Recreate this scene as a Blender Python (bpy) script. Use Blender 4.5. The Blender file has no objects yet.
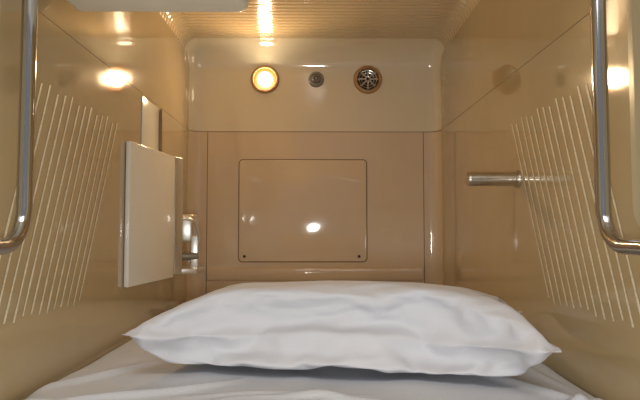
import bpy, bmesh, math, random
from mathutils import Vector, Matrix, noise
random.seed(4)
sc=bpy.context.scene
sc.view_settings.view_transform='Standard'
W=0.5; D=2.24; CZ=0.60; TOP=CZ+0.74; FL=0.20; Y0=0.30; RC=0.045; CR=0.11; BED=0.33

# ---------------- materials
def mat(name,col,rough=0.4,metal=0.0,coat=0.0,bump=None,spec=0.5,emit=None,es=0,var=None):
    m=bpy.data.materials.new(name); m.use_nodes=True
    nt=m.node_tree; b=nt.nodes['Principled BSDF']
    b.inputs['Base Color'].default_value=(*col,1); b.inputs['Roughness'].default_value=rough
    b.inputs['Metallic'].default_value=metal; b.inputs['Coat Weight'].default_value=coat
    b.inputs['Coat Roughness'].default_value=0.04
    b.inputs['Specular IOR Level'].default_value=spec
    if emit: b.inputs['Emission Color'].default_value=(*emit,1); b.inputs['Emission Strength'].default_value=es
    tc=nt.nodes.new('ShaderNodeTexCoord')
    if var:
        n=nt.nodes.new('ShaderNodeTexNoise'); n.inputs['Scale'].default_value=var[0]; n.inputs['Detail'].default_value=4
        nt.links.new(tc.outputs['Object'],n.inputs['Vector'])
        r=nt.nodes.new('ShaderNodeValToRGB'); r.color_ramp.elements[0].position=0.35; r.color_ramp.elements[1].position=0.65
        r.color_ramp.elements[0].color=(*[c*(1-var[1]) for c in col],1); r.color_ramp.elements[1].color=(*[min(1,c*(1+var[1])) for c in col],1)
        nt.links.new(n.outputs['Fac'],r.inputs['Fac']); nt.links.new(r.outputs['Color'],b.inputs['Base Color'])
    if bump:
        n=nt.nodes.new('ShaderNodeTexNoise'); n.inputs['Scale'].default_value=bump[0]; n.inputs['Detail'].default_value=bump[2] if len(bump)>2 else 2
        nt.links.new(tc.outputs['Object'],n.inputs['Vector'])
        bp=nt.nodes.new('ShaderNodeBump'); bp.inputs['Strength'].default_value=1; bp.inputs['Distance'].default_value=bump[1]
        nt.links.new(n.outputs['Fac'],bp.inputs['Height']); nt.links.new(bp.outputs['Normal'],b.inputs['Normal'])
        nt.links.new(bp.outputs['Normal'],b.inputs['Coat Normal'])
    return m
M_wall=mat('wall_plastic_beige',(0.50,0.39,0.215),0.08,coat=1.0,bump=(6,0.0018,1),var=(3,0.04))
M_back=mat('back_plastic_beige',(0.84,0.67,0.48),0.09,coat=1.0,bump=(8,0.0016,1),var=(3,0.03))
M_cove=mat('cove_plastic_reflect_tint',(0.90,0.80,0.61),0.08,coat=1.0,bump=(8,0.0014,1))  # back-wall plastic paled: brightness of its glossy reflections put into the base colour
M_ceil=mat('ceiling_ribbed',(0.66,0.52,0.32),0.12,coat=0.7)
nt=M_ceil.node_tree; b=nt.nodes['Principled BSDF']
tc=[n for n in nt.nodes if n.type=='TEX_COORD'][0]
wv=nt.nodes.new('ShaderNodeTexWave'); wv.bands_direction='Y'; wv.inputs['Scale'].default_value=11; wv.inputs['Distortion'].default_value=0
nt.links.new(tc.outputs['Object'],wv.inputs['Vector'])
bp=nt.nodes.new('ShaderNodeBump'); bp.inputs['Distance'].default_value=0.0013
nt.links.new(wv.outputs['Fac'],bp.inputs['Height']); nt.links.new(bp.outputs['Normal'],b.inputs['Normal']); nt.links.new(bp.outputs['Normal'],b.inputs['Coat Normal'])
M_seam=mat('seam_brown',(0.30,0.20,0.11),0.6)
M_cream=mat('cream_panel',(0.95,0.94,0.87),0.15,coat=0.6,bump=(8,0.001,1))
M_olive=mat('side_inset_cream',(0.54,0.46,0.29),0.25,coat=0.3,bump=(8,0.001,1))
M_tv=mat('cabinet_cream',(0.88,0.86,0.76),0.35)
M_stripe=mat('stripe_paint',(0.84,0.77,0.59),0.5,var=(160,0.15))
M_chrome=mat('chrome',(0.55,0.55,0.57),0.12,metal=1)
M_satin=mat('satin_chrome',(0.80,0.79,0.76),0.30,metal=0.85)
M_chromed=mat('dull_metal',(0.60,0.55,0.47),0.25,metal=1)
M_dark=mat('dark_plastic',(0.03,0.028,0.025),0.5)
M_grey=mat('grey_metal',(0.30,0.28,0.24),0.35,metal=0.7)
M_bronze=mat('lamp_ring',(0.50,0.30,0.14),0.3,metal=0.5)
M_bulb=mat('bulb_glow',(1,0.85,0.6),0.4,emit=(1,0.84,0.56),es=45)
M_reflector=mat('lamp_reflector',(0.30,0.07,0.015),0.4,emit=(1,0.28,0.05),es=0.8)
M_sheet=mat('white_sheet',(0.62,0.64,0.69),0.85,bump=(260,0.0006,3),spec=0.2)
M_pillow=mat('white_pillowcase',(0.67,0.69,0.75),0.8,bump=(240,0.0005,3),spec=0.25)
M_floor=mat('capsule_floor',(0.35,0.27,0.16),0.35)

# ---------------- helpers
def link(o): sc.collection.objects.link(o); return o
def mesh_obj(name,bm,m,smooth=True):
    me=bpy.data.meshes.new(name); bm.to_mesh(me); bm.free()
    if smooth:
        for p in me.polygons: p.use_smooth=True
    me.materials.append(m); return link(bpy.data.objects.new(name,me))
def grid(name,pts,m,flip=False):
    bm=bmesh.new(); V=[[bm.verts.new(p) for p in row] for row in pts]
    for i in range(len(V)-1):
        for j in range(len(V[0])-1):
            q=[V[i][j],V[i][j+1],V[i+1][j+1],V[i+1][j]]
            if flip:q.reverse()
            bm.faces.new(q)
    return mesh_obj(name,bm,m)
def box(name,lo,hi,m,bev=0.0,seg=3):
    bm=bmesh.new(); bmesh.ops.create_cube(bm,size=1)
    for v in bm.verts: v.co=Vector([lo[k]+(v.co[k]+.5)*(hi[k]-lo[k]) for k in range(3)])
    if bev>0: bmesh.ops.bevel(bm,geom=bm.edges[:],offset=bev,segments=seg,profile=.5,affect='EDGES')
    o=mesh_obj(name,bm,m,False)
    if bev>0:
        for p in o.data.polygons: p.use_smooth=True
        o.data.set_sharp_from_angle(angle=math.radians(35))
    return o
def tube(name,pts,r,m,cyclic=False,res=6):
    c=bpy.data.curves.new(name,'CURVE'); c.dimensions='3D'; c.bevel_depth=r; c.bevel_resolution=res; c.use_fill_caps=True
    s=c.splines.new('POLY'); s.points.add(len(pts)-1)
    for p,q in zip(s.points,pts): p.co=(*q,1)
    s.use_cyclic_u=cyclic; s.use_smooth=True
    c.materials.append(m); o=link(bpy.data.objects.new(name,c))
    return o
def lathe(name,prof,m,loc,axis_rot,seg=40):
    bm=bmesh.new(); rings=[]
    for r,h in prof:
        rings.append([bm.verts.new((max(r,1e-5)*math.cos(2*math.pi*i/seg),max(r,1e-5)*math.sin(2*math.pi*i/seg),h)) for i in range(seg)])
    for a,b_ in zip(rings[:-1],rings[1:]):
        for i in range(seg): bm.faces.new([a[i],a[(i+1)%seg],b_[(i+1)%seg],b_[i]])
    bmesh.ops.remove_doubles(bm,verts=bm.verts[:],dist=2e-5)
    bmesh.ops.recalc_face_normals(bm,faces=bm.faces[:])
    o=mesh_obj(name,bm,m); o.data.set_sharp_from_angle(angle=math.radians(40))
    o.matrix_world=Matrix.Translation(loc)@axis_rot
    return o
def parent(name,kids,loc=(0,0,0)):
    e=bpy.data.objects.new(name,None); e.location=loc; e.empty_display_size=.05; link(e)
    bpy.context.view_layer.update()
    for k in kids:
        k.parent=e; k.matrix_parent_inverse=Matrix.Translation(loc).inverted()
    return e
def rrect(x0,x1,z0,z1,r,n=8):
    out=[]
    for cx,cz,a0 in((x1-r,z1-r,0),(x0+r,z1-r,90),(x0+r,z0+r,180),(x1-r,z0+r,270)):
        for i in range(n+1):
            a=math.radians(a0+90*i/n); out.append((cx+r*math.cos(a),cz+r*math.sin(a)))
    return out

# ---------------- shell
ZS=CZ+0.395
def prof_back():
    P=[]
    for i in range(16): P.append((D,FL+(ZS-FL)*i/16,-1,0))
    for i in range(6): P.append((D,ZS+(TOP-CR-ZS)*i/6,-1,0))
    for i in range(13):
        a=math.pi/2*i/12; P.append((D-CR+CR*math.cos(a),TOP-CR+CR*math.sin(a),-math.cos(a),-math.sin(a)))
    return P
def prof_ceil():
    return [(D-CR-(D-CR-Y0)*i/30,TOP,0,-1) for i in range(31)]
XS=[-W+RC-RC*math.sin(math.pi/2*(1-i/8)) for i in range(8)]
XS+= [(-W+RC)+(2*W-2*RC)*i/24 for i in range(25)]
XS+= [W-RC+RC*math.sin(math.pi/2*(i+1)/8) for i in range(8)]
def off(x):
    t=abs(x)-(W-RC)
    return 0 if t<=0 else RC-math.sqrt(max(0,RC*RC-t*t))
def surf(P): return [[(x,y+ny*off(x),z+nz*off(x)) for x in XS] for (y,z,ny,nz) in P]
o=grid('wall_back',surf(prof_back()),M_back,True)
o.data.materials.append(M_cove)
for p in o.data.polygons:
    if p.center.z>ZS: p.material_index=1
grid('ceiling',surf(prof_ceil()),M_ceil,True)
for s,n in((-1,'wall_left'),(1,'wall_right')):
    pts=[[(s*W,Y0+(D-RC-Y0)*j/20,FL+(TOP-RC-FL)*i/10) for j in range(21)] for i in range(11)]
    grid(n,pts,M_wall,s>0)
box('floor',(-W,Y0,FL-.02),(W,D,FL),M_floor)

# seams
seam=[]
seam.append(tube('seam_side_l',[(-W,y,ZS) for y in(Y0,D-RC)],.0009,M_seam))
seam.append(tube('seam_side_r',[(W,y,ZS) for y in(Y0,D-RC)],.0009,M_seam))
seam.append(tube('seam_back',[(x,D-off(x),ZS) for x in XS],.0014,M_seam))
for x in(-.432,.436): seam.append(tube('seam_vert',[(x,D,FL),(x,D,ZS)],.0015,M_seam))
parent('trim_1',seam)
rib=[]
for i in range(13):
    a=math.pi*i/12
    rib.append([(x,D+.0005-.009*math.sin(a),CZ-.175-.028*math.cos(a)) for x in(-.425,-.2,0,.2,.429)])
grid('trim_2',rib,M_back,True)

# access hatch on back wall
hx0,hx1,hz0,hz1=-.303,.205,CZ-.125,CZ+.280
def plate(name,out,y0,y1,m,bev):
    bm=bmesh.new(); f=bm.faces.new([bm.verts.new((x,y1,z)) for x,z in out])
    r=bmesh.ops.extrude_face_region(bm,geom=[f]); 
    vs=[v for v in r['geom'] if isinstance(v,bmesh.types.BMVert)]
    for v in vs: v.co.y=y0
    bmesh.ops.recalc_face_normals(bm,faces=bm.faces[:])
    if bev:
        ed=[e for e in bm.edges if all(abs(v.co.y-y0)<1e-6 for v in e.verts)]
        bmesh.ops.bevel(bm,geom=ed,offset=bev,segments=3,profile=.5,affect='EDGES')
    o=mesh_obj(name,bm,m); o.data.set_sharp_from_angle(angle=math.radians(30)); return o
k=[plate('gap',rrect(hx0-.004,hx1+.004,hz0-.004,hz1+.004,.018),D-.0015,D+.002,M_seam,0),
   plate('door_leaf',rrect(hx0,hx1,hz0,hz1,.015),D-.006,D+.001,M_back,.002)]
for x in(hx0+.022,hx1-.03):
    k.append(lathe('screw',[(0,.004),(.005,.003),(.006,0),(.006,-.002)],M_dark,(x,D-.006,hz0+.02),Matrix.Rotation(math.pi/2,4,'X'),16))
parent('access_hatch',k)
R90=Matrix.Rotation(math.pi/2,4,'X')  # local z -> -y
ZF=CZ+.608
x=-.203
k=[lathe('ring',[(.058,-.004),(.058,.006),(.054,.010),(.047,.010),(.045,.004),(.044,-.003)],M_bronze,(x,D,ZF),R90),
   lathe('reflector',[(.046,.006),(.034,.002),(.024,.001),(0,.0005)],M_reflector,(x,D,ZF),R90),
   lathe('bulb',[(.028,.001),(.028,.010),(.020,.017),(0,.020)],M_bulb,(x,D,ZF),R90)]
parent('recessed_downlight',k)
x=.004
k=[lathe('collar',[(.032,-.004),(.032,.005),(.028,.009),(.022,.009),(.020,.004),(0,.004)],M_grey,(x,D,ZF),R90),
   lathe('nozzle',[(.016,.004),(.016,.018),(.012,.022),(0,.022)],M_grey,(x,D,ZF),R90)]
for i in range(8):
    a=2*math.pi*i/8
    k.append(lathe('hole',[(.003,0.0),(.003,.0225),(0,.0228)],M_dark,(x+.008*math.cos(a),D-.0005,ZF+.008*math.sin(a)),R90,10))
parent('fire_sprinkler',k)
x=.213
k=[lathe('flange',[(.058,-.004),(.058,.005),(.054,.011),(.045,.012),(.042,.006),(.041,.0)],M_bronze,(x,D,ZF),R90),
   lathe('throat',[(.043,.001),(0,.001)],M_dark,(x,D,ZF),R90)]
for r in(.012,.026,.036):
    k.append(lathe('louvre_ring',[(r-.0025,.002),(r-.002,.009),(r+.001,.010),(r+.0025,.003)],M_chromed,(x,D,ZF),R90,32))
for a in range(4):
    bm=bmesh.new(); bmesh.ops.create_cube(bm,size=1)
    for v in bm.verts: v.co=Vector((v.co.x*.084,v.co.y*.006,v.co.z*.004+.009))
    o=mesh_obj('spoke',bm,M_chromed,False); o.matrix_world=Matrix.Translation((x,D,ZF))@R90@Matrix.Rotation(a*math.pi/4,4,'Z'); k.append(o)
parent('air_vent',k)

# ---------------- side wall stripes
for s in(-1,1):
    bm=bmesh.new(); n=13
    for i in range(n):
        t=i/(n-1); yt=1.015+t*.39; yb=.855+t*.345; zt=CZ+.268+.006*math.sin(i*2.1); zb=CZ-.145-.012*random.random()
        w=.0029; X=s*(W-.0008)
        seg=24; prev=None
        for q in range(seg+1):
            u=q/seg; y=yt+(yb-yt)*u; z=zt+(zb-zt)*u
            ww=w*(.75+.5*random.random())
            cur=[bm.verts.new((X,y-ww,z)),bm.verts.new((X,y+ww,z))]
            if prev: bm.faces.new([prev[0],prev[1],cur[1],cur[0]])
            prev=cur
    mesh_obj('wall_stripe_decoration',bm,M_stripe,False)

# ---------------- grab rails + inset panels
for s in(-1,1):
    xr=s*.462
    loop=[(xr,y,z) for y,z in rrect(.40,.893,CZ-.025,CZ+.62,.06,10)]
    k=[tube('tube',loop,.012,M_chrome,True)]
    for y,z in((.47,CZ-.025),(.80,CZ-.025),(.47,CZ+.62),(.80,CZ+.62)):
        k.append(tube('standoff',[(xr,y,z),(s*W,y,z)],.007,M_chrome))
    parent('grab_rail',k)
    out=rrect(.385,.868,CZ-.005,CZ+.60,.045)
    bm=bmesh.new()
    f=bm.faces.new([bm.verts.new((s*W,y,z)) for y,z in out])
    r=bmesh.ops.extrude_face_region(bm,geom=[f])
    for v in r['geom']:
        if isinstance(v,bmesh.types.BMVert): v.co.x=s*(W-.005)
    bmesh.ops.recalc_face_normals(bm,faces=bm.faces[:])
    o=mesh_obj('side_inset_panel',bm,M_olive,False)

# ---------------- right wall peg
RP=Matrix.Rotation(-math.pi/2,4,'Y')
k=[lathe('rod',[(0,.128),(.014,.128),(.0165,.125),(.0175,.119),(.0175,.03),(.0175,.0),(.0175,-.001)],M_chromed,(W,1.37,CZ+.125),RP),
   lathe('base',[(.0,.006),(.020,.006),(.022,.003),(.022,-.001)],M_chromed,(W,1.37,CZ+.125),RP)]
parent('wall_coat_peg',k)

# ---------------- left wall cabinet
def prism(name,poly,z0,z1,m,bev=.004):
    bm=bmesh.new(); f=bm.faces.new([bm.verts.new((x,y,z0)) for x,y in poly])
    r=bmesh.ops.extrude_face_region(bm,geom=[f])
    for v in r['geom']:
        if isinstance(v,bmesh.types.BMVert): v.co.z=z1
    bmesh.ops.recalc_face_normals(bm,faces=bm.faces[:])
    if bev: bmesh.ops.bevel(bm,geom=bm.edges[:],offset=bev,segments=3,profile=.5,affect='EDGES')
    o=mesh_obj(name,bm,m); o.data.set_sharp_from_angle(angle=math.radians(35)); return o
z0,z1=CZ-.150,CZ+.235
k=[prism('body',[(-W+.001,1.47),(-.486,1.47),(-.446,1.78),(-W+.001,1.78)],z0,z1,M_cream,.004),
   prism('edge_gap',[(-W+.001,1.78),(-.448,1.78),(-.448,1.786),(-W+.001,1.786)],z0+.004,z1-.004,M_dark,0),
   prism('edge_strip',[(-W+.001,1.786),(-.446,1.786),(-.430,1.825),(-W+.001,1.825)],z0+.01,z1+.0,M_satin,.004)]
parent('wall_mirror_cabinet',k)
k=[prism('back_plate',[(-W+.0005,1.60),(-.4965,1.60),(-.4965,1.775),(-W+.0005,1.775)],CZ+.243,CZ+.385,M_cream,.001),
   prism('lip',[(-W+.0005,1.775),(-.488,1.775),(-.488,1.783),(-W+.0005,1.783)],CZ+.243,CZ+.385,M_seam,.001)]
parent('wall_switch_panel',k)
k=[prism('mount_plate',[(-W+.001,1.88),(-.486,1.88),(-.486,2.04),(-W+.001,2.04)],CZ-.14,CZ+.10,M_satin,.004),
   prism('tray',[(-.488,1.90),(-.402,1.93),(-.392,2.02),(-.488,2.02)],CZ-.15,CZ-.130,M_satin,.005),
   prism('upper_body',[(-.488,1.93),(-.42,1.94),(-.415,2.01),(-.488,2.01)],CZ-.045,CZ+.055,M_satin,.012),
   prism('front_guard',[(-.43,1.935),(-.402,1.94),(-.40,1.955),(-.43,1.955)],CZ-.14,CZ-.02,M_satin,.004),
   tube('hook',[(-.488,1.91,CZ+.02),(-.44,1.90,CZ+.04),(-.41,1.92,CZ+.03),(-.400,1.94,CZ-.02),(-.41,1.96,CZ-.09),(-.44,1.95,CZ-.11)],.006,M_satin),
   tube('roller',[(-.488,1.92,CZ-.09),(-.405,1.95,CZ-.09)],.014,M_grey),
   tube('lever',[(-.47,1.92,CZ-.05),(-.455,1.89,CZ+.02),(-.45,1.90,CZ+.14)],.0045,M_satin)]
parent('toilet_paper_holder',k)

# ---------------- ceiling television upper-left
k=[]
bm=bmesh.new(); bmesh.ops.create_cube(bm,size=1)
lo=(-.478,.62,CZ+.428); hi=(-.130,1.10,TOP)
for v in bm.verts: v.co=Vector([lo[q]+(v.co[q]+.5)*(hi[q]-lo[q]) for q in range(3)])
ed=[e for e in bm.edges if not all(v.co.z>TOP-.01 for v in e.verts)]
bmesh.ops.bevel(bm,geom=ed,offset=.022,segments=6,profile=.5,affect='EDGES')
o=mesh_obj('housing',bm,M_tv); o.data.set_sharp_from_angle(angle=math.radians(40)); k.append(o)
k.append(box('screen',(-.44,.612,CZ+.47),(-.17,.622,CZ+.70),M_dark,.004))
parent('ceiling_television',k)

# ---------------- bedding
def crease(x,y,px,py,ang,ln,wd,h):
    c,s=math.cos(ang),math.sin(ang); u=(x-px)*c+(y-py)*s; v=-(x-px)*s+(y-py)*c+.03*math.sin(u*9)
    return h*math.exp(-(u/ln)**4)*math.exp(-(v/wd)**2)
CRS=[(-.33,.93,.7,.20,.010,.013),(-.25,.88,.2,.25,.009,.012),(.1,.90,-.12,.3,.010,.010),(.33,.88,.5,.16,.009,.012),(.38,.98,-.8,.14,.010,.012),(-.40,1.08,1.2,.14,.012,.010),(.42,1.15,1.9,.15,.010,.008),(-.05,.93,.3,.12,.009,.008)]
def hz(x,y):
    n=noise.noise(Vector((x*3,y*3,1)))*.008+noise.noise(Vector((x*9+y*4,y*9,5)))*.005
    for c in CRS: n+=crease(x,y,*c)
    return n
def edge_drop(x,y,w,r=.03):
    t=abs(x)-(w-r)
    return 0 if t<=0 else r-math.sqrt(max(0,r*r-min(t,r)**2))
nx,ny=180,300
pts=[]
for j in range(ny+1):
    y=Y0+(2.215-Y0)*j/ny; row=[]
    for i in range(nx+1):
        x=-.488+.976*i/nx
        row.append((x,y,BED-.006+hz(x,y)*.8-edge_drop(x,y,.488,.03)))
    pts.append(row)
ms=grid('sheet_top',pts,M_sheet)
mb=box('mattress_core',(-.487,Y0+.002,FL+.001),(.487,2.214,BED-.045),M_sheet,.01)
sides=tube('piping',[(-.487,Y0,BED-.035),(-.487,2.21,BED-.035),(.487,2.21,BED-.035),(.487,Y0,BED-.035)],.008,M_sheet)
parent('mattress',[ms,mb,sides])

# pillow by cloth simulation
def make_pillow():
    PW,PD=.92,.50; nx,ny=96,54
    bm=bmesh.new()
    def P(i,j,s):
        u=2*i/nx-1; v=2*j/ny-1
        x=u*PW/2; y=v*PD/2
        x*=1-.02*(1-v*v); y*=1-.03*(1-u*u)
        hgt=.07*(1-abs(u)**5)*(1-v**4)
        return Vector((x,y,s*hgt+ (.0012*noise.noise(Vector((x*20,y*20,s*7))))))
    top={};bot={}
    for i in range(nx+1):
        for j in range(ny+1):
            e=i in(0,nx) or j in(0,ny)
            top[i,j]=bm.verts.new(P(i,j,1)); bot[i,j]=top[i,j] if e else bm.verts.new(P(i,j,-1))
    for i in range(nx):
        for j in range(ny):
            bm.faces.new([top[i,j],top[i+1,j],top[i+1,j+1],top[i,j+1]])
            bm.faces.new([bot[i,j],bot[i,j+1],bot[i+1,j+1],bot[i+1,j]])
    o=mesh_obj('pillow',bm,M_pillow)
    o.data.transform(Matrix.Translation((0,1.20,BED+.09)))
    col=box('tmp_col',(-.6,.3,BED-.1),(.6,2.2,BED),M_sheet)
    col.modifiers.new('c','COLLISION'); col.collision.thickness_outer=.004
    col.collision.cloth_friction=20
    c=o.modifiers.new('cl','CLOTH'); st=c.settings
    st.quality=8; st.mass=.0006; st.use_pressure=True
    st.use_pressure_volume=True; st.target_volume=.031; st.uniform_pressure_force=0; st.pressure_factor=45
    st.tension_stiffness=15; st.compression_stiffness=12; st.shear_stiffness=6; st.bending_stiffness=.2
    st.tension_damping=5; st.compression_damping=5; st.shear_damping=5; st.bending_damping=.5; st.air_damping=1
    st.effector_weights.gravity=.3
    c.collision_settings.distance_min=.004
    c.point_cache.frame_start=1; c.point_cache.frame_end=60
    for f in range(1,45): sc.frame_set(f)
    dg=bpy.context.evaluated_depsgraph_get()
    me=bpy.data.meshes.new_from_object(o.evaluated_get(dg))
    o.modifiers.clear(); o.data=me
    bpy.data.objects.remove(col); sc.frame_set(1)
    for p in me.polygons: p.use_smooth=True
    bm=bmesh.new(); bm.from_mesh(me)
    for _ in range(2): bmesh.ops.smooth_vert(bm,verts=bm.verts[:],factor=.5,use_axis_x=True,use_axis_y=True,use_axis_z=True)
    bm.to_mesh(me); bm.free()
    A=[min(v.co[q] for v in me.vertices) for q in range(3)]; B=[max(v.co[q] for v in me.vertices) for q in range(3)]
    tgt=(.785,.46,.172)
    H=tgt[2]
    for v in me.vertices:
        p=[(v.co[q]-(A[q]+B[q])/2)/(B[q]-A[q])*tgt[q] for q in range(3)]
        z=p[2]+H/2
        if z>.05: z=.05+(H-.05)*((z-.05)/(H-.05))**.75   # full, stuffed crown
        z=z-.010 if z>.020 else z*.5   # flattened underside
        u=abs(p[0])/(tgt[0]/2); w2=abs(p[1])/(tgt[1]/2)
        z+=.026*u**4+.010*w2**4*(1-u**4)      # stuffed ends curl up off the bed
        v.co=Vector((p[0],p[1],z))
    me.transform(Matrix.Translation((.062,1.165,BED+.001))@Matrix.Rotation(math.radians(-9.5),4,'Z'))
    sd=o.modifiers.new('sub','SUBSURF'); sd.levels=1; sd.render_levels=1
    return o
make_pillow()

# ---------------- lights
def area(name,loc,rot,size,e,col):
    l=bpy.data.lights.new(name,'AREA'); l.shape='RECTANGLE'; l.size=size[0]; l.size_y=size[1]; l.energy=e; l.color=col
    o=link(bpy.data.objects.new(name,l)); o.location=loc; o.rotation_euler=rot; return o
l=bpy.data.lights.new('camera_flash','POINT'); l.energy=14; l.color=(1,.965,.90); l.shadow_soft_size=.08
o=link(bpy.data.objects.new('camera_flash',l)); o.location=(-.01,-.03,CZ-.09)
l=bpy.data.lights.new('downlight_beam','SPOT'); l.energy=10; l.color=(1,.66,.34); l.spot_size=math.radians(160); l.spot_blend=.8; l.shadow_soft_size=.025
o=link(bpy.data.objects.new('downlight_beam',l)); o.location=(-.203,D-.03,ZF); o.rotation_euler=(math.radians(-70),0,0)
area('corridor_light',(0,-.35,1.75),(math.radians(50),0,0),(1.6,.5),12,(1,.97,.93))
w=bpy.data.worlds.new('w'); sc.world=w; w.use_nodes=True
w.node_tree.nodes['Background'].inputs[0].default_value=(.78,.78,.80,1); w.node_tree.nodes['Background'].inputs[1].default_value=.3

# ---------------- camera
cd=bpy.data.cameras.new('camera'); cd.sensor_width=36; cd.lens=36*560/640; cd.clip_start=.01
cam=link(bpy.data.objects.new('camera',cd)); cam.location=(0,0,CZ)
cam.rotation_euler=(math.radians(93.06),0,math.radians(-.5))
sc.camera=cam
